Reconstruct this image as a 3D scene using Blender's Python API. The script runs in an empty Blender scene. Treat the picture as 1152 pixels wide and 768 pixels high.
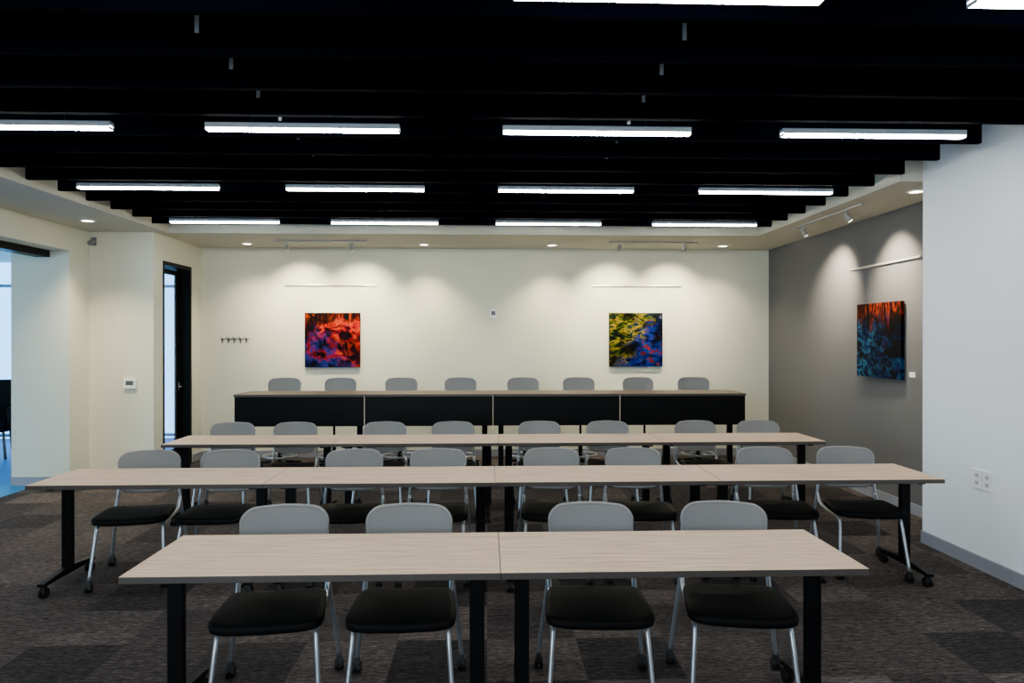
import bpy, bmesh, math, random
from mathutils import Vector, Matrix
random.seed(4)
scene = bpy.context.scene
COL = scene.collection

# ------------------------------------------------------------------ materials
def new_mat(name):
    m = bpy.data.materials.new(name); m.use_nodes = True
    nt = m.node_tree
    b = nt.nodes.get('Principled BSDF')
    return m, nt, b
def N(nt, t, **kw):
    n = nt.nodes.new(t)
    for k, v in kw.items():
        setattr(n, k, v)
    return n
def simple(name, col, rough=0.5, metal=0.0, noise=0.0, nscale=30, bump=0.0, spec=0.5):
    m, nt, b = new_mat(name)
    b.inputs['Roughness'].default_value = rough
    b.inputs['Metallic'].default_value = metal
    b.inputs['Specular IOR Level'].default_value = spec
    tc = N(nt, 'ShaderNodeTexCoord'); nz = N(nt, 'ShaderNodeTexNoise')
    nz.inputs['Scale'].default_value = nscale; nz.inputs['Detail'].default_value = 4
    nt.links.new(tc.outputs['Object'], nz.inputs['Vector'])
    mr = N(nt, 'ShaderNodeMapRange')
    mr.inputs['To Min'].default_value = 1 - noise; mr.inputs['To Max'].default_value = 1 + noise
    nt.links.new(nz.outputs['Fac'], mr.inputs['Value'])
    hv = N(nt, 'ShaderNodeHueSaturation'); hv.inputs['Color'].default_value = (*col, 1)
    nt.links.new(mr.outputs['Result'], hv.inputs['Value'])
    nt.links.new(hv.outputs['Color'], b.inputs['Base Color'])
    if bump > 0:
        bp = N(nt, 'ShaderNodeBump'); bp.inputs['Strength'].default_value = bump; bp.inputs['Distance'].default_value = 0.002
        nt.links.new(nz.outputs['Fac'], bp.inputs['Height']); nt.links.new(bp.outputs['Normal'], b.inputs['Normal'])
    return m
def emis(name, col, s):
    m, nt, b = new_mat(name)
    b.inputs['Base Color'].default_value = (*col, 1)
    b.inputs['Emission Color'].default_value = (*col, 1)
    b.inputs['Emission Strength'].default_value = s
    return m
def ramp(nt, stops):
    r = N(nt, 'ShaderNodeValToRGB'); e = r.color_ramp.elements
    while len(e) < len(stops): e.new(0.5)
    for i, (p, c) in enumerate(stops):
        e[i].position = p; e[i].color = (*c, 1)
    return r

M_CREAM = simple('wall_cream_paint', (0.70, 0.68, 0.54), 0.85, noise=0.03, nscale=60, bump=0.05, spec=0.2)
M_WHITE = simple('wall_white_paint', (0.88, 0.91, 0.94), 0.8, noise=0.02, nscale=60, bump=0.05, spec=0.2)
M_GREY = simple('wall_grey_paint', (0.118, 0.114, 0.115), 0.8, noise=0.04, nscale=50, bump=0.05, spec=0.2)
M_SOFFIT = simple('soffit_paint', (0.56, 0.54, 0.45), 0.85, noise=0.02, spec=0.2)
M_BLACKCEIL = simple('black_deck_paint', (0.0004, 0.0006, 0.002), 0.9, noise=0.1, spec=0.0)
M_BAFFLE = simple('baffle_black', (0.0005, 0.0009, 0.0032), 0.8, noise=0.1, nscale=15, spec=0.005)
M_BASE = simple('baseboard_vinyl', (0.26, 0.26, 0.30), 0.6, noise=0.03)
M_BLACK = simple('black_powder_coat', (0.002, 0.002, 0.0025), 0.45, noise=0.1, nscale=80, spec=0.12)
M_RUBBER = simple('black_rubber', (0.004, 0.004, 0.004), 0.5, noise=0.1, spec=0.3)
M_SILVER = simple('silver_tube', (0.44, 0.46, 0.50), 0.3, metal=0.8, noise=0.05, nscale=40)
M_SEAT = simple('black_fabric', (0.0022, 0.0022, 0.0026), 0.65, noise=0.4, nscale=300, bump=0.4, spec=0.10)
M_PLASTIC_W = simple('white_plastic', (0.88, 0.88, 0.88), 0.4, noise=0.02)
M_PLASTIC_G = simple('grey_plastic', (0.16, 0.16, 0.17), 0.5, noise=0.05)
M_SOCKET = simple('socket_grey', (0.40, 0.40, 0.42), 0.5, noise=0.05)
M_TRACK = simple('track_lamp_metal', (0.30, 0.29, 0.27), 0.5, noise=0.05)
M_FRAMEG = simple('backrest_frame_grey', (0.20, 0.20, 0.205), 0.5, noise=0.05)
M_HOUSING = simple('lamp_housing', (0.34, 0.38, 0.44), 0.5, noise=0.02)
M_WIRE = simple('dark_suspension_wire', (0.02, 0.02, 0.025), 0.6, noise=0.02)
M_ALU = simple('brushed_aluminium', (0.7, 0.68, 0.62), 0.35, metal=0.6, noise=0.05)
M_TUBE = emis('tube_diffuser', (0.96, 1.0, 0.95), 66)
M_DOWN = emis('downlight_lens', (1.0, 0.88, 0.68), 20)
M_DAY = emis('daylight_pane', (0.17, 0.52, 1.0), 4.5)
M_EDGE = simple('table_edge_band', (0.05, 0.040, 0.035), 0.5, noise=0.1)
M_DISPLAY = simple('lcd_grey', (0.08, 0.09, 0.09), 0.2, noise=0.02)
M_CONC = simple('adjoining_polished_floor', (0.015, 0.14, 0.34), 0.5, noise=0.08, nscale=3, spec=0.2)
M_MULL = simple('mullion_metal', (0.25, 0.35, 0.45), 0.5, noise=0.03)

def glass():
    m, nt, b = new_mat('door_glass')
    b.inputs['Base Color'].default_value = (0.9, 0.97, 1, 1)
    b.inputs['Roughness'].default_value = 0.02
    tr = N(nt, 'ShaderNodeBsdfTransparent'); mx = N(nt, 'ShaderNodeMixShader')
    mx.inputs[0].default_value = 0.10
    nt.links.new(tr.outputs[0], mx.inputs[1]); nt.links.new(b.outputs[0], mx.inputs[2])
    nt.links.new(mx.outputs[0], nt.nodes['Material Output'].inputs['Surface'])
    return m
M_GLASS = glass()

def wood(name, c1, c2, c3):
    m, nt, b = new_mat(name)
    tc = N(nt, 'ShaderNodeTexCoord'); oi = N(nt, 'ShaderNodeObjectInfo')
    mul = N(nt, 'ShaderNodeVectorMath', operation='SCALE'); mul.inputs['Scale'].default_value = 7.0
    cmb = N(nt, 'ShaderNodeCombineXYZ')
    for i in range(3): nt.links.new(oi.outputs['Random'], cmb.inputs[i])
    nt.links.new(cmb.outputs[0], mul.inputs[0])
    add = N(nt, 'ShaderNodeVectorMath', operation='ADD')
    nt.links.new(tc.outputs['Object'], add.inputs[0]); nt.links.new(mul.outputs[0], add.inputs[1])
    mp = N(nt, 'ShaderNodeMapping'); mp.inputs['Scale'].default_value = (1.8, 42, 42)
    nt.links.new(add.outputs[0], mp.inputs['Vector'])
    nz = N(nt, 'ShaderNodeTexNoise'); nz.inputs['Scale'].default_value = 1.6; nz.inputs['Detail'].default_value = 7
    nz.inputs['Roughness'].default_value = 0.65; nz.inputs['Distortion'].default_value = 0.5
    nt.links.new(mp.outputs[0], nz.inputs['Vector'])
    r = ramp(nt, [(0.30, c1), (0.5, c2), (0.72, c3)])
    nt.links.new(nz.outputs['Fac'], r.inputs[0])
    nt.links.new(r.outputs[0], b.inputs['Base Color'])
    b.inputs['Roughness'].default_value = 0.5; b.inputs['Specular IOR Level'].default_value = 0.15
    return m
M_WOOD = wood('table_laminate', (0.38, 0.25, 0.175), (0.60, 0.425, 0.31), (0.74, 0.56, 0.42))
M_WOOD2 = wood('bar_table_laminate', (0.08, 0.054, 0.038), (0.15, 0.108, 0.08), (0.21, 0.155, 0.12))

def back_mesh():
    m, nt, b = new_mat('backrest_mesh_grey')
    tc = N(nt, 'ShaderNodeTexCoord')
    wv = N(nt, 'ShaderNodeTexWave', wave_type='BANDS', bands_direction='Z')
    wv.inputs['Scale'].default_value = 42; wv.inputs['Distortion'].default_value = 0.0
    nt.links.new(tc.outputs['Object'], wv.inputs['Vector'])
    r = ramp(nt, [(0.1, (0.185, 0.185, 0.19)), (0.7, (0.265, 0.265, 0.272))])
    nt.links.new(wv.outputs['Fac'], r.inputs[0]); nt.links.new(r.outputs[0], b.inputs['Base Color'])
    b.inputs['Roughness'].default_value = 0.6
    tr = N(nt, 'ShaderNodeBsdfTransparent'); mx = N(nt, 'ShaderNodeMixShader'); mx.inputs[0].default_value = 0.84
    nt.links.new(tr.outputs[0], mx.inputs[1]); nt.links.new(b.outputs[0], mx.inputs[2])
    nt.links.new(mx.outputs[0], nt.nodes['Material Output'].inputs['Surface'])
    return m
M_BACK = back_mesh()

def carpet():
    m, nt, b = new_mat('carpet_tiles')
    L = nt.links.new
    tc = N(nt, 'ShaderNodeTexCoord')
    def cells(sx, sy, seed):
        sc = N(nt, 'ShaderNodeMapping'); sc.inputs['Scale'].default_value = (sx, sy, 1); sc.inputs['Location'].default_value = (seed, seed*1.7, 0)
        L(tc.outputs['Object'], sc.inputs['Vector'])
        fl = N(nt, 'ShaderNodeVectorMath', operation='FLOOR'); L(sc.outputs[0], fl.inputs[0])
        wn = N(nt, 'ShaderNodeTexWhiteNoise', noise_dimensions='2D'); L(fl.outputs[0], wn.inputs['Vector'])
        return wn
    w1 = cells(2, 2, 0.0)
    off = N(nt, 'ShaderNodeMapping'); off.inputs['Scale'].default_value = (2, 2, 1); off.inputs['Location'].default_value = (0, 0, 0.5)
    L(tc.outputs['Object'], off.inputs['Vector'])
    ck = N(nt, 'ShaderNodeTexChecker'); ck.inputs['Scale'].default_value = 1.0
    L(off.outputs[0], ck.inputs['Vector'])
    mixc = N(nt, 'ShaderNodeMath', operation='MULTIPLY_ADD'); mixc.inputs[1].default_value = 0.35
    half = N(nt, 'ShaderNodeMath', operation='MULTIPLY'); half.inputs[1].default_value = 0.65
    L(w1.outputs['Value'], half.inputs[0]); L(ck.outputs['Fac'], mixc.inputs[0]); L(half.outputs[0], mixc.inputs[2])
    def streak(s, d=4):
        mp = N(nt, 'ShaderNodeMapping'); mp.inputs['Scale'].default_value = s
        L(tc.outputs['Object'], mp.inputs['Vector'])
        nz = N(nt, 'ShaderNodeTexNoise'); nz.inputs['Scale'].default_value = 1; nz.inputs['Detail'].default_value = d
        nz.inputs['Roughness'].default_value = 0.8
        L(mp.outputs[0], nz.inputs['Vector']); return nz
    a = streak((20, 95, 1)); c = streak((4, 80, 1), 2)
    mx = N(nt, 'ShaderNodeMix', data_type='FLOAT'); mx.inputs['Factor'].default_value = 0.3
    L(a.outputs['Fac'], mx.inputs[2]); L(c.outputs['Fac'], mx.inputs[3])
    r1 = ramp(nt, [(0.37, (0.007, 0.0062, 0.0062)), (0.50, (0.040, 0.0345, 0.0335)), (0.63, (0.120, 0.104, 0.100))])
    L(mx.outputs[0], r1.inputs[0])
    r2 = ramp(nt, [(0.1, (0.55, 0.55, 0.58)), (0.5, (0.95, 0.92, 0.92)), (0.9, (1.60, 1.48, 1.44))])
    L(mixc.outputs[0], r2.inputs[0])
    mm = N(nt, 'ShaderNodeMix', data_type='RGBA', blend_type='MULTIPLY'); mm.inputs[0].default_value = 1
    L(r1.outputs[0], mm.inputs[6]); L(r2.outputs[0], mm.inputs[7])
    L(mm.outputs[2], b.inputs['Base Color'])
    b.inputs['Roughness'].default_value = 0.95; b.inputs['Specular IOR Level'].default_value = 0.06
    bp = N(nt, 'ShaderNodeBump'); bp.inputs['Strength'].default_value = 0.25; bp.inputs['Distance'].default_value = 0.003
    L(mx.outputs[0], bp.inputs['Height']); L(bp.outputs['Normal'], b.inputs['Normal'])
    return m
M_CARPET = carpet()

def painting_mat(name, stopsA, stopsB, stopsTop, gdir, goff, topz, stretch, seed, horiz='x'):
    m, nt, b = new_mat(name); L = nt.links.new
    tc = N(nt, 'ShaderNodeTexCoord')
    def noise(scale, det, dist, loc, s=(1, 1, 1), rot=0.0, rg=0.6):
        mp = N(nt, 'ShaderNodeMapping'); mp.inputs['Location'].default_value = loc; mp.inputs['Scale'].default_value = s
        mp.inputs['Rotation'].default_value = (0, rot, 0) if horiz == 'x' else (rot, 0, 0)
        L(tc.outputs['Object'], mp.inputs['Vector'])
        nz = N(nt, 'ShaderNodeTexNoise'); nz.inputs['Scale'].default_value = scale; nz.inputs['Detail'].default_value = det
        nz.inputs['Roughness'].default_value = rg; nz.inputs['Distortion'].default_value = dist
        L(mp.outputs[0], nz.inputs['Vector']); return nz
    na = noise(5.5, 6, 0.5, (seed, seed, seed), stretch, 0.6)
    nb = noise(6.5, 6, 0.5, (seed+5, seed, seed+3), stretch, 0.6)
    ra = ramp(nt, stopsA); rb = ramp(nt, stopsB)
    L(na.outputs['Fac'], ra.inputs[0]); L(nb.outputs['Fac'], rb.inputs[0])
    dt = N(nt, 'ShaderNodeVectorMath', operation='DOT_PRODUCT'); dt.inputs[1].default_value = gdir
    L(tc.outputs['Object'], dt.inputs[0])
    nc = noise(5, 6, 0.3, (seed+9, 2, seed))
    ad = N(nt, 'ShaderNodeMath', operation='ADD'); L(dt.outputs['Value'], ad.inputs[0]); L(nc.outputs['Fac'], ad.inputs[1])
    mr = N(nt, 'ShaderNodeMapRange', interpolation_type='SMOOTHSTEP'); mr.inputs['From Min'].default_value = goff; mr.inputs['From Max'].default_value = goff+0.32
    L(ad.outputs[0], mr.inputs['Value'])
    mx = N(nt, 'ShaderNodeMix', data_type='RGBA'); L(mr.outputs[0], mx.inputs[0]); L(ra.outputs[0], mx.inputs[6]); L(rb.outputs[0], mx.inputs[7])
    sx = (24, 24, 2.5)
    nd = noise(1.2, 3, 0.2, (seed, 1, 1), sx)
    rt = ramp(nt, stopsTop); L(nd.outputs['Fac'], rt.inputs[0])
    sp = N(nt, 'ShaderNodeSeparateXYZ'); L(tc.outputs['Object'], sp.inputs[0])
    ne = noise(6, 3, 0.2, (1, 1, seed))
    a2 = N(nt, 'ShaderNodeMath', operation='MULTIPLY_ADD'); a2.inputs[1].default_value = 0.4
    L(ne.outputs['Fac'], a2.inputs[0]); L(sp.outputs['Z'], a2.inputs[2])
    m2 = N(nt, 'ShaderNodeMapRange', interpolation_type='SMOOTHSTEP'); m2.inputs['From Min'].default_value = topz-0.05; m2.inputs['From Max'].default_value = topz+0.08
    L(a2.outputs[0], m2.inputs['Value'])
    mx2 = N(nt, 'ShaderNodeMix', data_type='RGBA'); L(m2.outputs[0], mx2.inputs[0]); L(mx.outputs[2], mx2.inputs[6]); L(rt.outputs[0], mx2.inputs[7])
    nk = noise(3.6, 5, 0.6, (seed+20, 4, seed+7))
    rk = ramp(nt, [(0.40, (0.03, 0.03, 0.04)), (0.54, (1, 1, 1))]); L(nk.outputs['Fac'], rk.inputs[0])
    mk = N(nt, 'ShaderNodeMix', data_type='RGBA', blend_type='MULTIPLY'); mk.inputs[0].default_value = 1
    L(mx2.outputs[2], mk.inputs[6]); L(rk.outputs[0], mk.inputs[7])
    L(mk.outputs[2], b.inputs['Base Color'])
    b.inputs['Roughness'].default_value = 0.6; b.inputs['Specular IOR Level'].default_value = 0.05
    return m
K = (0.0012, 0.001, 0.0018)
M_P1 = painting_mat('abstract_red_paint',
    [(0.36, K), (0.43, (0.03, 0.0, 0.006)), (0.49, (0.30, 0.001, 0.001)), (0.54, (0.48, 0.035, 0.001)), (0.59, (0.16, 0.001, 0.004)), (0.66, K)],
    [(0.38, K), (0.44, (0.003, 0.004, 0.04)), (0.50, (0.008, 0.015, 0.13)), (0.54, (0.05, 0.004, 0.07)), (0.59, (0.20, 0.003, 0.01)), (0.66, K)],
    [(0.42, K), (0.50, (0.03, 0.001, 0.0)), (0.55, (0.34, 0.035, 0.001)), (0.60, (0.04, 0.002, 0.0)), (0.66, K), (0.8, (0.003, 0.003, 0.02))],
    (-0.8, 0, -0.9), 0.42, 0.45, (1, 1, 1), 3.0)
M_P2 = painting_mat('abstract_blue_gold_paint',
    [(0.38, K), (0.45, (0.003, 0.015, 0.002)), (0.51, (0.07, 0.08, 0.001)), (0.545, (0.28, 0.17, 0.001)), (0.59, (0.004, 0.03, 0.012)), (0.66, K)],
    [(0.36, K), (0.44, (0.0, 0.002, 0.03)), (0.50, (0.001, 0.008, 0.17)), (0.55, (0.002, 0.03, 0.14)), (0.60, (0.05, 0.001, 0.01)), (0.66, (0.30, 0.01, 0.0))],
    [(0.44, K), (0.53, (0.005, 0.015, 0.002)), (0.58, (0.08, 0.10, 0.003)), (0.64, K), (0.7, (0.0, 0.001, 0.04)), (0.9, K)],
    (0.9, 0, -0.5), 0.36, 0.60, (1, 1, 2.2), 8.0)
M_P3 = painting_mat('abstract_forest_paint',
    [(0.36, K), (0.44, (0.0, 0.001, 0.012)), (0.50, (0.001, 0.008, 0.05)), (0.55, (0.003, 0.05, 0.11)), (0.60, (0.001, 0.005, 0.03)), (0.68, (0.02, 0.0, 0.01))],
    [(0.36, K), (0.45, (0.0, 0.004, 0.025)), (0.51, (0.004, 0.03, 0.09)), (0.55, (0.03, 0.14, 0.20)), (0.60, (0.0, 0.004, 0.03)), (0.70, K)],
    [(0.42, K), (0.50, (0.03, 0.001, 0.0)), (0.55, (0.42, 0.035, 0.001)), (0.59, (0.05, 0.002, 0.0)), (0.64, K), (0.8, (0.001, 0.001, 0.01))],
    (0, 0.7, -0.6), 0.45, 0.38, (1, 1, 1.6), 14.0, horiz='y')

# ------------------------------------------------------------------ mesh builder
class MB:
    def __init__(s): s.v = []; s.f = []; s.m = []
    def add(s, vs, fs, mi=0):
        o = len(s.v); s.v += [tuple(v) for v in vs]
        s.f += [tuple(i+o for i in f) for f in fs]; s.m += [mi]*len(fs)
        return s
    def box(s, x0, x1, y0, y1, z0, z1, mi=0, top=None):
        vs = [(x0,y0,z0),(x1,y0,z0),(x1,y1,z0),(x0,y1,z0),(x0,y0,z1),(x1,y0,z1),(x1,y1,z1),(x0,y1,z1)]
        s.add(vs, [(0,3,2,1)], mi); o = len(s.v)-8
        for f in [(0,1,5,4),(1,2,6,5),(2,3,7,6),(3,0,4,7)]:
            s.f.append(tuple(i+o for i in f)); s.m.append(mi)
        s.f.append(tuple(i+o for i in (4,5,6,7))); s.m.append(mi if top is None else top)
        return s
    def loft(s, rings, mi=0, cap=True, closed=False):
        n = len(rings[0]); vs = [p for r in rings for p in r]; fs = []
        R = len(rings)
        for i in range(R if closed else R-1):
            a = i*n; c = ((i+1) % R)*n
            for j in range(n):
                k = (j+1) % n
                fs.append((a+j, a+k, c+k, c+j))
        if cap and not closed:
            fs.append(tuple(range(n))[::-1]); fs.append(tuple((R-1)*n+j for j in range(n)))
        return s.add(vs, fs, mi)
    def tube(s, pts, r, seg=10, mi=0, sub=5, closed=False, flat=1.0):
        P = [Vector(p) for p in pts]
        if len(P) > 2 and sub > 1:
            Q = []; n = len(P)
            rng = range(n) if closed else range(n-1)
            for i in rng:
                p1 = P[i]; p2 = P[(i+1) % n]
                p0 = P[i-1] if (i > 0 or closed) else p1*2-p2
                p3 = P[(i+2) % n] if (i+2 < n or closed) else p2*2-p1
                for k in range(sub):
                    t = k/sub
                    Q.append(0.5*((2*p1)+(p2-p0)*t+(2*p0-5*p1+4*p2-p3)*t*t+(3*p1-p0-3*p2+p3)*t**3))
            if not closed: Q.append(P[-1])
            P = Q
        n = len(P); rings = []; up = None
        for i in range(n):
            if closed: d = P[(i+1) % n]-P[i-1]
            else: d = P[min(i+1, n-1)]-P[max(i-1, 0)]
            d.normalize()
            if up is None:
                up = Vector((1, 0, 0)) if abs(d.x) < 0.8 else Vector((0, 1, 0))
            a = (up-d*up.dot(d)).normalized(); up = a; c = d.cross(a)
            rings.append([P[i]+a*(r*math.cos(2*math.pi*j/seg))+c*(r*flat*math.sin(2*math.pi*j/seg)) for j in range(seg)])
        return s.loft(rings, mi, cap=not closed, closed=closed)
    def build(s, name, mats, parent=None, loc=(0, 0, 0), smooth=False, bevel=0.0, rot=(0,0,0)):
        me = bpy.data.meshes.new(name); me.from_pydata(s.v, [], s.f)
        for m in mats: me.materials.append(m)
        for i, p in enumerate(me.polygons): p.material_index = s.m[i]
        bm = bmesh.new(); bm.from_mesh(me)
        bmesh.ops.recalc_face_normals(bm, faces=bm.faces); bm.to_mesh(me); bm.free()
        if smooth:
            for p in me.polygons: p.use_smooth = len(p.vertices) <= 4
        o = bpy.data.objects.new(name, me); COL.objects.link(o)
        o.location = loc; o.rotation_euler = rot
        if parent: o.parent = parent
        if bevel > 0:
            b = o.modifiers.new('bevel', 'BEVEL'); b.width = bevel; b.segments = 2; b.limit_method = 'ANGLE'; b.angle_limit = 0.9
        return o
def empty(name, loc=(0, 0, 0), rot=0.0):
    o = bpy.data.objects.new(name, None); COL.objects.link(o); o.empty_display_size = 0.1
    o.location = loc; o.rotation_euler = (0, 0, rot); return o
def tag(o, label, cat, group=None):
    o['label'] = label; o['category'] = cat
    if group: o['group'] = group
def struct(o): o['kind'] = 'structure'; return o
def copy_thing(root, loc, rot=0.0):
    def rec(o, par):
        c = o.copy(); COL.objects.link(c)
        if par: c.parent = par
        for ch in o.children: rec(ch, c)
        return c
    c = rec(root, None); c.location = loc; c.rotation_euler = (0, 0, rot)
    return c
def lamp(kind, name, parent, loc, energy, col, target=None, **kw):
    l = bpy.data.lights.new(name, kind); l.energy = energy; l.color = col
    for k, v in kw.items(): setattr(l, k, v)
    o = bpy.data.objects.new(name, l); COL.objects.link(o); o.location = loc
    if parent: o.parent = parent
    if target is not None:
        o.rotation_euler = (Vector(target)).to_track_quat('-Z', 'Y').to_euler()
    return o

# ------------------------------------------------------------------ room shell
CZ = 3.0; DK = 3.9
struct(MB().box(-5.2, 4.4, -3.2, 10.46, -0.12, 0).build('floor', [M_CARPET]))
struct(MB().box(-9.8, -5.2, -3.2, 12.6, -0.12, 0).box(-5.2, 4.4, 10.46, 12.6, -0.12, 0).build('floor', [M_CONC]))
struct(MB().box(-5.2, -4.25, 9.0, 10.46, 0, 0.004).build('floor', [M_CONC]))
struct(MB().box(-9.8, 4.4, -3.2, 12.6, DK, DK+0.1).build('ceiling', [M_BLACKCEIL]))
sf = MB().box(-9.8, -3.92, -3.2, 10.3, CZ, DK).box(-3.92, 3.43, 8.9, 10.3, CZ, DK).box(3.43, 4.4, 5.79, 10.3, CZ, DK).box(-9.8, 4.4, 10.3, 12.6, CZ, DK)
struct(sf.build('ceiling', [M_SOFFIT]))
struct(MB().box(-4.25, 4.4, 10.3, 10.46, 0, CZ).build('wall_back', [M_CREAM]))
struct(MB().box(4.13, 4.4, 5.79, 10.3, 0, CZ).build('wall_right_accent', [M_GREY]))
struct(MB().box(3.62, 4.4, -3.2, 5.79, 0, DK).build('wall_right', [M_WHITE]))
wl = MB()
wl.box(-5.5, -4.84, -3.2, 4.2, 0, CZ).box(-5.5, -4.84, 4.2, 8.42, 2.72, CZ)
struct(wl.build('wall_left', [M_CREAM]))
wp = MB().box(-5.5, -4.84, 8.42, 9.0, 0, CZ).box(-4.84, -4.07, 8.83, 9.0, 0, CZ)
struct(wp.build('wall_left_pier', [M_CREAM]))
DY0, DY1, DZ = 9.08, 9.93, 2.68
ws = MB().box(-4.25, -4.07, 9.0, DY0, 0, CZ).box(-4.25, -4.07, DY1, 10.3, 0, CZ).box(-4.25, -4.07, DY0, DY1, DZ, CZ)
struct(ws.build('wall_left_side', [M_CREAM]))
struct(MB().box(-9.8, 4.4, -3.3, -3.2, 0, DK).build('wall_front', [M_CREAM]))
struct(MB().box(-9.9, -9.8, -3.2, 12.6, 0, CZ).build('wall_far_left', [M_WHITE]))
struct(MB().box(-4.25, -4.1, 10.46, 12.3, 0, CZ).build('wall_corridor', [M_WHITE]))
w = MB().box(-9.8, -4.1, 12.42, 12.5, 0, 3.0, 0)
for x in (-9.75, -8.6, -7.4, -6.2, -4.75, -4.3):
    w.box(x-0.03, x+0.03, 12.34, 12.42, 0, 3.0, 1)
for z in (0.06, 2.6):
    w.box(-9.8, -4.1, 12.35, 12.42, z-0.025, z+0.025, 1)
struct(w.build('window_1', [M_DAY, M_MULL]))
struct(MB().box(-5.22, -5.06, 4.2, 8.42, 2.64, 2.72).build('trim_1', [M_BLACK]))
bh = 0.10
struct(MB().box(3.605, 3.62, -3.2, 5.79, 0, bh).build('baseboard_right', [M_BASE]))
struct(MB().box(4.115, 4.13, 5.79, 10.3, 0, bh).build('baseboard_right_accent', [M_BASE]))
struct(MB().box(-4.05, 4.115, 10.285, 10.3, 0, bh).build('baseboard_back', [M_BASE]))
bl = MB().box(-4.84, -4.07, 8.815, 8.83, 0, bh).box(-4.84, -4.825, 8.42, 8.815, 0, bh).box(-5.5, -4.825, 8.405, 8.42, 0, bh)
bl.box(-4.07, -4.055, 8.815, DY0-0.05, 0, bh).box(-4.07, -4.055, DY1+0.05, 10.285, 0, bh)
struct(bl.build('baseboard_left', [M_BASE]))

# door with dark frame and glass leaf
door = empty('door_1', (-4.16, (DY0+DY1)/2, 0)); struct(door)
hw = (DY1-DY0)/2
fr = MB().box(-0.09, 0.10, -hw, -hw+0.03, 0, DZ).box(-0.09, 0.10, hw-0.04, hw, 0, DZ).box(-0.09, 0.10, -hw+0.03, hw-0.04, DZ-0.05, DZ)
fr.build('door_frame', [M_BLACK], door)
lf = MB(); a, b_ = -hw+0.035, hw-0.045
lf.box(-0.08, -0.04, a, a+0.05, 0.01, DZ-0.06).box(-0.08, -0.04, b_-0.09, b_, 0.01, DZ-0.06)
lf.box(-0.08, -0.04, a+0.05, b_-0.09, 0.01, 0.22).box(-0.08, -0.04, a+0.05, b_-0.09, DZ-0.13, DZ-0.06)
leaf = lf.build('door_leaf', [M_BLACK], door)
MB().box(-0.065, -0.055, a+0.05, b_-0.09, 0.22, DZ-0.13).build('glass_pane', [M_GLASS], leaf)
hd = MB().tube([(-0.04, b_-0.05, 1.05), (0.0, b_-0.05, 1.05)], 0.008).tube([(0.0, b_-0.045, 1.05), (0.0, b_-0.14, 1.05)], 0.007)
hd.box(-0.04, -0.034, b_-0.065, b_-0.035, 0.99, 1.11)
hd.build('door_handle', [M_PLASTIC_G], leaf)

# ------------------------------------------------------------------ ceiling baffles
YS = [round(4.84+0.455*k, 3) for k in range(-9, 9)]
base = None
for i, y in enumerate(YS):
    if base is None:
        g = MB().box(-3.675, 3.675, -0.022, 0.022, 0, 0.36)
        o = g.build('ceiling_baffle', [M_BAFFLE], None, (-0.245, y, 3.05)); base = o
        MB().box(-1.395+0.245, -1.375+0.245, -0.028, -0.0225, 0.10, 0.19).build('bracket', [M_HOUSING], o)
        MB().box(0.955+0.245, 0.975+0.245, -0.028, -0.0225, 0.10, 0.19).build('bracket', [M_HOUSING], o)
    else:
        o = copy_thing(base, (-0.245, y, 3.05))
    tag(o, 'long black painted acoustic baffle spanning the ceiling recess', 'ceiling baffle', 'black ceiling baffles')

# ------------------------------------------------------------------ linear pendant lights
def pendant():
    r = empty('linear_pendant_light')
    h = MB(); w_, L_ = 0.028, 0.61; H = 0.046
    h.box(-L_, L_, -w_, -w_+0.003, 0.014, H).box(-L_, L_, w_-0.003, w_, 0.014, H).box(-L_, L_, -w_+0.003, w_-0.003, 0.022, H)
    h.box(-L_, -L_+0.006, -w_, w_, 0, 0.014).box(L_-0.006, L_, -w_, w_, 0, 0.014)
    h.build('housing', [M_HOUSING], r)
    MB().box(-L_+0.006, L_-0.006, -w_+0.0035, w_-0.0035, 0.0, 0.0215).build('diffuser', [M_TUBE], r)
    for x in (-0.32, 0.32):
        MB().tube([(x, 0, H), (x, 0, 0.888)], 0.002, 6).build('hanger', [M_WIRE], r)
    return r
pb = pendant(); first = True
for y in (0.93, 2.76, 4.58, 6.38, 8.20):
    for x in (-2.98, -1.17, 0.71, 2.53):
        yy = 2.68 if (y == 2.76 and x == -1.17) else y
        if first: o = pb; o.location = (x, yy, 3.012); first = False
        else: o = copy_thing(pb, (x, yy, 3.012))
        tag(o, 'slim white linear pendant light glowing between black baffles', 'ceiling light', 'linear pendant lights')

# ------------------------------------------------------------------ downlights
def ring_pts(r, z, n=20): return [(r*math.cos(2*math.pi*i/n), r*math.sin(2*math.pi*i/n), z) for i in range(n)]
def downlight():
    m = MB().loft([ring_pts(0.085, 0), ring_pts(0.085, -0.006), ring_pts(0.062, -0.010), ring_pts(0.060, -0.002)], 0, cap=False)
    o = m.build('recessed_downlight', [M_PLASTIC_W], smooth=True)
    MB().loft([ring_pts(0.060, -0.004), ring_pts(0.060, -0.001)]).build('lens', [M_DOWN], o)
    return o
dl = downlight(); first = True; DL = []
for (x, y, e) in [(-3.28, 9.85, 130), (-0.87, 9.85, 210), (0.9, 9.85, 210), (3.30, 9.85, 120), (-4.40, 8.0, 260), (3.80, 6.17, 60), (-4.40, 6.2, 170)]:
    if first: o = dl; o.location = (x, y, CZ); first = False
    else: o = copy_thing(dl, (x, y, CZ))
    tag(o, 'round white recessed downlight glowing warm in the soffit', 'ceiling light', 'recessed soffit downlights')
    DL.append((o, e))
for o, e in DL:
    lamp('SPOT', 'bulb', o, (0, 0, -0.03), e, (1.0, 0.88, 0.60), (0, 0, -1), spot_size=math.radians(108), spot_blend=1.0, shadow_soft_size=0.06)

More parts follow.
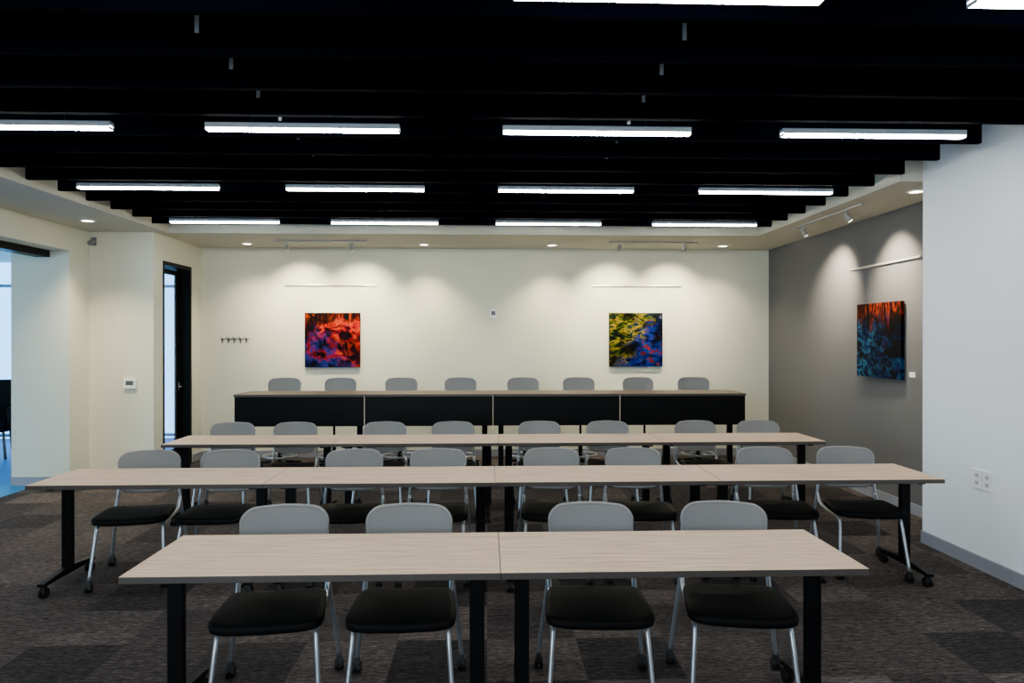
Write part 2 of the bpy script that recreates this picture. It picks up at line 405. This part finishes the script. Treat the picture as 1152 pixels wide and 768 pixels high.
# ------------------------------------------------------------------ track lights
def track(along, length, loc, heads):
    r = empty('track_light', loc)
    h = length/2
    (MB().box(-h, h, -0.014, 0.014, -0.022, 0) if along == 'x' else MB().box(-0.014, 0.014, -h, h, -0.022, 0)).build('track_rail', [M_TRACK], r, bevel=0.002)
    for (p, aim, e) in heads:
        q = Vector((p, 0, 0)) if along == 'x' else Vector((0, p, 0))
        piv = q+Vector((0, 0, -0.08))
        d = Vector(aim).normalized()
        m = MB().tube([q+Vector((0, 0, -0.022)), piv], 0.008, 8)
        m.tube([piv-d*0.04, piv-d*0.03, piv+d*0.045, piv+d*0.055], 0.027, 16, 0, 1)
        hd = m.build('spot_head', [M_TRACK], r, smooth=True, bevel=0.003)
        MB().tube([piv+d*0.0555, piv+d*0.058], 0.022, 16).build('lens', [M_DOWN], hd)
        lamp('SPOT', 'bulb', hd, piv+d*0.08, e, (1.0, 0.89, 0.66), d, spot_size=math.radians(84), spot_blend=1.0, shadow_soft_size=0.04)
    return r
t = track('x', 1.2, (-2.19, 9.48, CZ), [(-0.45, (0.0, 0.82, -0.80), 230), (0.40, (0.0, 0.82, -0.80), 230)])
tag(t, 'white ceiling track with two spotlights aimed at the red painting', 'track light')
t = track('x', 1.2, (2.23, 9.48, CZ), [(-0.46, (0.0, 0.82, -0.80), 230), (0.42, (0.0, 0.82, -0.80), 230)])
tag(t, 'white ceiling track with two spotlights aimed at the blue painting', 'track light')
t = track('y', 1.5, (3.60, 7.45, CZ), [(-0.45, (0.55, 0.0, -0.68), 300), (0.52, (0.55, 0.25, -0.68), 330)])
tag(t, 'white ceiling track with two spotlights beside the grey wall', 'track light')

# ------------------------------------------------------------------ paintings and rails
def rail(x0, y0, x1, y1, z, n):
    r = MB().tube([(x0, y0, z), (x1, y1, z)], 0.013, 10)
    o = r.build('picture_rail', [M_ALU]); tag(o, 'thin metal picture hanging rail fixed on the %s wall' % n, 'picture rail')
rail(-2.89, 10.287, -1.59, 10.287, 2.465, 'cream'); rail(1.53, 10.287, 2.83, 10.287, 2.465, 'cream'); rail(4.117, 6.62, 4.117, 7.92, 2.475, 'grey')
def painting(cx, cz, w_, h_, mat, label):
    o = MB().box(-w_/2, w_/2, -0.02, 0.02, -h_/2, h_/2, 0).build('painting', [mat], None, (cx, 10.27, cz), bevel=0.002)
    for x in (-w_/2+0.08, w_/2-0.08):
        MB().tube([(x, 0.012, h_/2), (x, 0.012, 2.455-cz)], 0.0008, 5).build('hanging_wire', [M_PLASTIC_G], o)
    tag(o, label, 'painting')
painting(-2.21, 1.68, 0.785, 0.78, M_P1, 'square abstract canvas in red, orange, black and blue')
painting(2.16, 1.685, 0.78, 0.78, M_P2, 'square abstract canvas in blue, gold, green and black')
o = MB().box(-0.02, 0.02, -0.40, 0.40, -0.39, 0.39).build('painting', [M_P3], None, (4.09, 7.28, 1.68), bevel=0.002, rot=(0, 0, 0.02))
MB().box(0.0201, 0.03, -0.35, 0.35, -0.33, 0.33).build('stretcher', [M_BLACK], o)
for y in (-0.32, 0.32): MB().tube([(0.012, y, 0.39), (0.022, y, 0.785)], 0.0008, 5).build('hanging_wire', [M_PLASTIC_G], o)
tag(o, 'abstract canvas of glowing orange trees over blue on grey wall', 'painting')
o = MB().box(4.124, 4.130, 6.72, 6.81, 1.32, 1.37).build('wall_label', [M_PLASTIC_W]); tag(o, 'small white caption card on the grey wall', 'wall label')

def device(name, loc, w_, h_, d_, label, cat):
    r = empty(name, loc)
    MB().box(-w_/2, w_/2, -d_, 0, -h_/2, h_/2).build('casing', [M_PLASTIC_W], r, bevel=0.004)
    MB().box(-w_*0.3, w_*0.3, -d_-0.002, -d_, -h_*0.15, h_*0.3).build('display', [M_DISPLAY], r)
    tag(r, label, cat)
device('thermostat', (-4.345, 8.83, 1.15), 0.15, 0.12, 0.03, 'white thermostat with small grey display on cream wall', 'thermostat')
device('wall_sensor', (0.09, 10.3, 2.06), 0.10, 0.13, 0.03, 'small white wall sensor box on the cream wall', 'wall sensor')
r = empty('security_camera', (-4.78, 8.83, 2.88))
MB().box(-0.03, 0.03, -0.015, 0, -0.05, 0.05).build('mount', [M_PLASTIC_G], r, bevel=0.002)
MB().tube([(0, -0.015, 0), (0, -0.06, -0.02), (0, -0.10, -0.03)], 0.028, 12).build('camera_body', [M_PLASTIC_G], r, smooth=True)
tag(r, 'small dark grey security sensor mounted high on the wall', 'security camera')
for y in (5.118, 5.012):
    r = MB().box(-0.012, 0, -0.050, 0.050, -0.072, 0.072).build('wall_outlet', [M_PLASTIC_W], None, (3.62, y, 0.66), bevel=0.003)
    for z in (-0.027, 0.027):
        MB().box(-0.014, -0.0121, -0.015, 0.015, z-0.012, z+0.012).build('socket', [M_SOCKET], r)
    tag(r, 'white duplex power outlet plate on the white wall', 'outlet', 'outlet plates')
r = empty('coat_rack', (-3.60, 10.3, 1.70))
MB().box(-0.20, 0.20, -0.010, 0, -0.008, 0.008).build('rail', [M_PLASTIC_G], r, bevel=0.002)
for i in range(5):
    x = -0.17+i*0.085
    MB().tube([(x, -0.010, 0.0), (x, -0.05, -0.03), (x, -0.07, 0.0), (x, -0.075, 0.03)], 0.0045, 8).tube([(x, -0.010, -0.005), (x, -0.02, -0.05), (x, -0.045, -0.06), (x, -0.05, -0.045)], 0.0045, 8).build('hook', [M_BLACK], r, smooth=True)
tag(r, 'dark metal coat rack with five hooks on cream wall', 'coat rack')

# ------------------------------------------------------------------ furniture parts
def caster_mb(cx, cy, r=0.028, top=0.075, mi=0):
    m = MB()
    for sx in (-1, 1):
        x0 = cx+sx*0.006; x1 = cx+sx*0.021
        m.tube([(x0, cy, r), (x1, cy, r)], r, 18, mi)
    m.tube([(cx-0.006, cy, r), (cx+0.006, cy, r)], 0.012, 10, mi)
    m.loft([[(cx-0.018, cy-0.02, r+0.012), (cx+0.018, cy-0.02, r+0.012), (cx+0.018, cy+0.02, r+0.012), (cx-0.018, cy+0.02, r+0.012)],
            [(cx-0.012, cy-0.012, top), (cx+0.012, cy-0.012, top), (cx+0.012, cy+0.012, top), (cx-0.012, cy+0.012, top)]], mi)
    return m
def sup(a, b, p, n=56):
    out = []
    for i in range(n):
        t = 2*math.pi*i/n; c, s = math.cos(t), math.sin(t)
        out.append((a*math.copysign(abs(c)**(2/p), c), b*math.copysign(abs(s)**(2/p), s)))
    return out
def seat_mb(zt, hx=0.235, hy=0.222, cy=-0.01, th=0.042):
    rings = []
    for (sc, z) in [(0.95, -th), (0.99, -th+0.005), (1.0, -th*0.5), (0.998, -0.010), (0.975, -0.002), (0.88, 0.0), (0.5, -0.006), (0.2, -0.008)]:
        ring = []
        for (x, y) in sup(hx, hy, 6.5):
            xx = x*sc; yy = y*sc
            wf = -0.004*max(0, (-yy/hy-0.55)/0.45)**2
            taper = 1.0-0.05*(yy/hy)
            side = 0.010*(abs(xx)/hx)**2
            ring.append((xx*taper, yy+cy, zt+z+wf+side))
        rings.append(ring)
    return MB().loft(rings)
def back_mb(zb, zt, y0, tilt, w_=0.425):
    m = MB(); nu, nv = 24, 20
    R = 0.07
    def P(u, v, off=0.0):
        H = zt-zb; hw0 = w_/2*(0.93+0.07*v)
        d = (1-v)*H; e = 0.0
        if d < R: e = R-math.sqrt(max(0, R*R-(R-d)**2))
        d2 = v*H
        if d2 < R: e = max(e, R-math.sqrt(max(0, R*R-(R-d2)**2)))
        x = u*(hw0-e)
        arch = 0.016*(1-(x/(w_/2))**2)
        z = zb+H*v-0.016*v+arch*v-arch*(1-v)*0.6
        y = y0+tilt*v-0.035*(x/(w_/2))**2+0.015*math.sin(v*math.pi)+off
        return (x, y, z)
    fr = []; bk = []
    vs = [0.5-0.5*math.cos(math.pi*j/nv) for j in range(nv+1)]
    for v in vs:
        for i in range(nu+1):
            u = -1+2*i/nu
            fr.append(P(u, v, -0.006)); bk.append(P(u, v, 0.006))
    n = nu+1; T = len(fr); fs = []
    for j in range(nv):
        for i in range(nu):
            a = j*n+i
            fs.append((a, a+1, a+n+1, a+n)); fs.append((T+a, T+a+n, T+a+n+1, T+a+1))
    bd = [i for i in range(nu+1)]+[j*n+nu for j in range(1, nv+1)]+[nv*n+i for i in range(nu-1, -1, -1)]+[j*n for j in range(nv-1, 0, -1)]
    for k in range(len(bd)):
        a, b2 = bd[k], bd[(k+1) % len(bd)]
        fs.append((a, T+a, T+b2, b2))
    m.add(fr+bk, fs, 0)
    pts = [tuple((Vector(fr[i])+Vector(bk[i]))/2) for i in bd]
    m.tube(pts, 0.009, 8, 1, 1, closed=True)
    return m

def make_chair():
    r = empty('training_chair')
    seat_mb(0.472).build('seat', [M_SEAT], r, smooth=True)
    back_mb(0.56, 0.845, 0.315, 0.05).build('backrest', [M_BACK, M_FRAMEG], r, smooth=True)
    f = MB()
    f.tube([(-0.21, 0.14, 0.416), (0.21, 0.14, 0.416)], 0.010, 10)
    f.tube([(-0.21, -0.10, 0.414), (0.21, -0.10, 0.414)], 0.010, 10)
    f.tube([(-0.204, 0.325, 0.60), (-0.1, 0.345, 0.585), (0.1, 0.345, 0.585), (0.204, 0.325, 0.60)], 0.009, 10)
    f.build('seat_frame', [M_SILVER], r, smooth=True)
    for sx in (-1, 1):
        l = MB().tube([(sx*0.203, 0.335, 0.74), (sx*0.207, 0.325, 0.60), (sx*0.215, 0.318, 0.50), (sx*0.232, 0.328, 0.34), (sx*0.252, 0.345, 0.18), (sx*0.265, 0.357, 0.07)], 0.0115, 10).build('leg', [M_SILVER], r, smooth=True)
        caster_mb(sx*0.265, 0.357).build('caster', [M_RUBBER], l)
        l = MB().tube([(sx*0.215, 0.315, 0.50), (sx*0.212, 0.25, 0.43), (sx*0.21, 0.10, 0.416), (sx*0.208, -0.12, 0.413), (sx*0.209, -0.165, 0.378), (sx*0.219, -0.20, 0.24), (sx*0.232, -0.24, 0.07)], 0.0115, 10).build('leg', [M_SILVER], r, smooth=True)
        caster_mb(sx*0.232, -0.24).build('caster', [M_RUBBER], l)
    return r
def make_stool():
    r = empty('drafting_stool')
    seat_mb(0.76).build('seat', [M_SEAT], r, smooth=True)
    back_mb(0.88, 1.165, 0.29, 0.05).build('backrest', [M_BACK, M_FRAMEG], r, smooth=True)
    MB().tube([(-0.19, 0.30, 1.0), (-0.2, 0.29, 0.86), (-0.17, 0.22, 0.73), (-0.1, 0.1, 0.704), (0.1, 0.1, 0.704), (0.17, 0.22, 0.73), (0.2, 0.29, 0.86), (0.19, 0.30, 1.0)], 0.012, 10).box(-0.1, 0.1, -0.1, 0.12, 0.66, 0.717).build('back_support', [M_SILVER], r, smooth=True)
    MB().tube([(0, 0, 0.08), (0, 0, 0.42)], 0.028, 16).tube([(0, 0, 0.42), (0, 0, 0.66)], 0.016, 16).build('gas_column', [M_BLACK], r, smooth=True)
    fr = MB(); n = 32
    fr.tube([(0.21*math.cos(2*math.pi*i/n), 0.21*math.sin(2*math.pi*i/n), 0.17) for i in range(n)], 0.012, 8, 0, 1, closed=True)
    for k in range(4):
        a = 2*math.pi*k/4+0.5
        fr.tube([(0.02*math.cos(a), 0.02*math.sin(a), 0.19), (0.21*math.cos(a), 0.21*math.sin(a), 0.17)], 0.008, 8)
    fr.build('foot_ring', [M_SILVER], r, smooth=True)
    bs = MB(); tips = []
    for k in range(5):
        a = 2*math.pi*k/5+math.pi/2; c, s = math.cos(a), math.sin(a)
        rings = []
        for (rr, hw_, z0, z1) in [(0.0, 0.03, 0.07, 0.12), (0.10, 0.026, 0.07, 0.11), (0.27, 0.016, 0.068, 0.09)]:
            rings.append([(rr*c-hw_*s, rr*s+hw_*c, z0), (rr*c+hw_*s, rr*s-hw_*c, z0), (rr*c+hw_*s, rr*s-hw_*c, z1), (rr*c-hw_*s, rr*s+hw_*c, z1)])
        bs.loft(rings); tips.append((0.255*c, 0.255*s))
    b = bs.build('star_base', [M_BLACK], r, bevel=0.003)
    for (x, y) in tips: caster_mb(x, y).build('caster', [M_RUBBER], b)
    return r
TW, TD = 1.524, 0.61
def make_table(h, woodm, bar=False):
    r = empty('bar_table' if bar else 'training_table')
    hx = TW/2-0.0015
    MB().box(-hx, hx, 0, TD, h-0.028, h, 1, top=0).build('table_top', [woodm, M_EDGE], r, bevel=0.0015)
    f = MB()
    f.box(-TW/2+0.10, TW/2-0.10, TD/2-0.02, TD/2+0.02, h-0.075, h-0.029)
    for x in (-TW/2+0.10, TW/2-0.10): f.box(x-0.025, x+0.025, 0.10, TD-0.10, h-0.055, h-0.029)
    f.build('under_frame', [M_BLACK], r, bevel=0.002)
    for x in (-TW/2+0.10, TW/2-0.10):
        l = MB().box(x-0.033, x+0.033, TD/2-0.022, TD/2+0.022, 0.10, h-0.056)
        rings = []
        for (y, zt) in [(0.0, 0.098), (0.06, 0.106), (TD/2-0.04, 0.125), (TD/2+0.04, 0.125), (TD-0.06, 0.106), (TD, 0.098)]:
            rings.append([(x-0.026, y, 0.078), (x+0.026, y, 0.078), (x+0.022, y, zt), (x-0.022, y, zt)])
        l.loft(rings)
        lo = l.build('leg', [M_BLACK], r, bevel=0.003)
        for y in (0.035, TD-0.035):
            caster_mb(x, y, 0.032, 0.085).build('caster', [M_RUBBER], lo)
    if bar:
        MB().box(-TW/2+0.004, TW/2-0.004, 0.03, 0.042, h-0.38, h-0.029).build('modesty_panel', [M_BLACK], r, bevel=0.001)
    return r

tb = make_table(0.74, M_WOOD)
def place_table(src, x, y, lab, grp, fst):
    if fst: o = src; o.location = (x, y, 0)
    else: o = copy_thing(src, (x, y, 0))
    tag(o, lab, 'table', grp); return o
LT = 'greige wood-grain training table with black T-legs on casters'
k = 0
for x in (0.055-TW/2, 0.055+TW/2):
    place_table(tb, x, 2.880, LT, 'front row training tables', k == 0); k += 1
for i in range(4):
    place_table(tb, 0.054+(i-1.5)*TW, 4.71, LT, 'second row training tables', False)
for i in range(4):
    place_table(tb, 0.107+(i-1.5)*TW, 6.51, LT, 'third row training tables', False)
bt = make_table(1.04, M_WOOD2, True)
for i in range(4):
    place_table(bt, 0.07+(i-1.5)*TW, 8.45, 'bar-height brown-topped table with black modesty panel', 'bar-height tables', i == 0)

ch = make_chair(); LC = 'armless chair with grey mesh back, black seat, silver legs'
rows = [
 (3.28, [(-1.02, 7), (-0.395, 2), (0.53, -3.5), (1.217, -9)], 'front row chairs'),
 (5.11, [(-2.54, 11), (-1.94, 6), (-1.01, 4), (-0.373, 0), (0.495, -2), (1.125, -4), (2.15, -6), (2.79, -8)], 'second row chairs'),
 (6.92, [(-2.56, 6), (-1.935, 4), (-1.035, 0), (-0.348, 2), (0.534, 0), (1.235, -3), (2.14, 3), (2.80, -6)], 'third row chairs')]
first = True
for (y, lst, g) in rows:
    for (bx, ang) in lst:
        a = math.radians(ang); x = bx+0.36*math.sin(a)
        if first: o = ch; o.location = (x, y, 0); o.rotation_euler = (0, 0, a); first = False
        else: o = copy_thing(ch, (x, y, 0), a)
        tag(o, LC, 'chair', g)
st = make_stool(); first = True
for (x, ang) in [(-2.70, 5), (-2.00, -4), (-1.146, 3), (-0.372, -2), (0.50, 2), (1.235, -3), (2.09, 4), (2.81, -5)]:
    if first: o = st; o.location = (x, 9.38, 0); o.rotation_euler = (0, 0, math.radians(ang)); first = False
    else: o = copy_thing(st, (x, 9.38, 0), math.radians(ang))
    tag(o, 'tall stool with grey mesh back, foot ring and star base', 'stool', 'drafting stools at the bar tables')
# dark lounge chair in the adjoining room
r = empty('lounge_chair', (-7.14, 10.4, 0), 0.4)
def rbox(hx, hy, z0, z1, cy=0):
    return MB().loft([[(x*s, y*s+cy, z) for (x, y) in sup(hx, hy, 5, 32)] for (s, z) in [(0.92, z0), (1, z0+0.03), (1, z1-0.03), (0.92, z1)]])
rbox(0.31, 0.30, 0.38, 0.56).build('seat', [M_BLACK], r, smooth=True)
rbox(0.31, 0.07, 0.50, 1.10, 0.27).build('backrest', [M_BLACK], r, smooth=True)
for sx in (-1, 1):
    rbox(0.05, 0.28, 0.40, 0.72).build('armrest', [M_BLACK], r, (sx*0.33, 0, 0), smooth=True)
    for sy in (-1, 1):
        MB().tube([(sx*0.24, sy*0.22, 0.39), (sx*0.27, sy*0.25, 0.0)], 0.018, 10).build('leg', [M_WOOD2], r, smooth=True)
tag(r, 'dark upholstered high-back chair in the adjoining bright room', 'chair')

# ------------------------------------------------------------------ daylight
lamp('AREA', 'window_daylight', None, (-1.5, -3.0, 1.8), 380, (0.66, 0.83, 1.0), (0.75, 1, 0.05), shape='RECTANGLE', size=4.0, size_y=2.2)
lamp('AREA', 'window_daylight', None, (-9.6, 6.0, 1.6), 320, (0.34, 0.68, 1.0), (1, 0.30, -0.1), shape='RECTANGLE', size=5.0, size_y=2.4)
wd = bpy.data.worlds.new('world'); scene.world = wd; wd.use_nodes = True
bg = wd.node_tree.nodes['Background']; bg.inputs[0].default_value = (0.6, 0.8, 1, 1); bg.inputs[1].default_value = 0.5

# ------------------------------------------------------------------ camera
cd = bpy.data.cameras.new('camera'); cd.sensor_width = 36; cd.lens = 25.0
cam = bpy.data.objects.new('camera', cd); COL.objects.link(cam)
cam.location = (0, 0, 1.685); cam.rotation_euler = (math.radians(90-0.14), 0, math.radians(-2.005))
scene.camera = cam
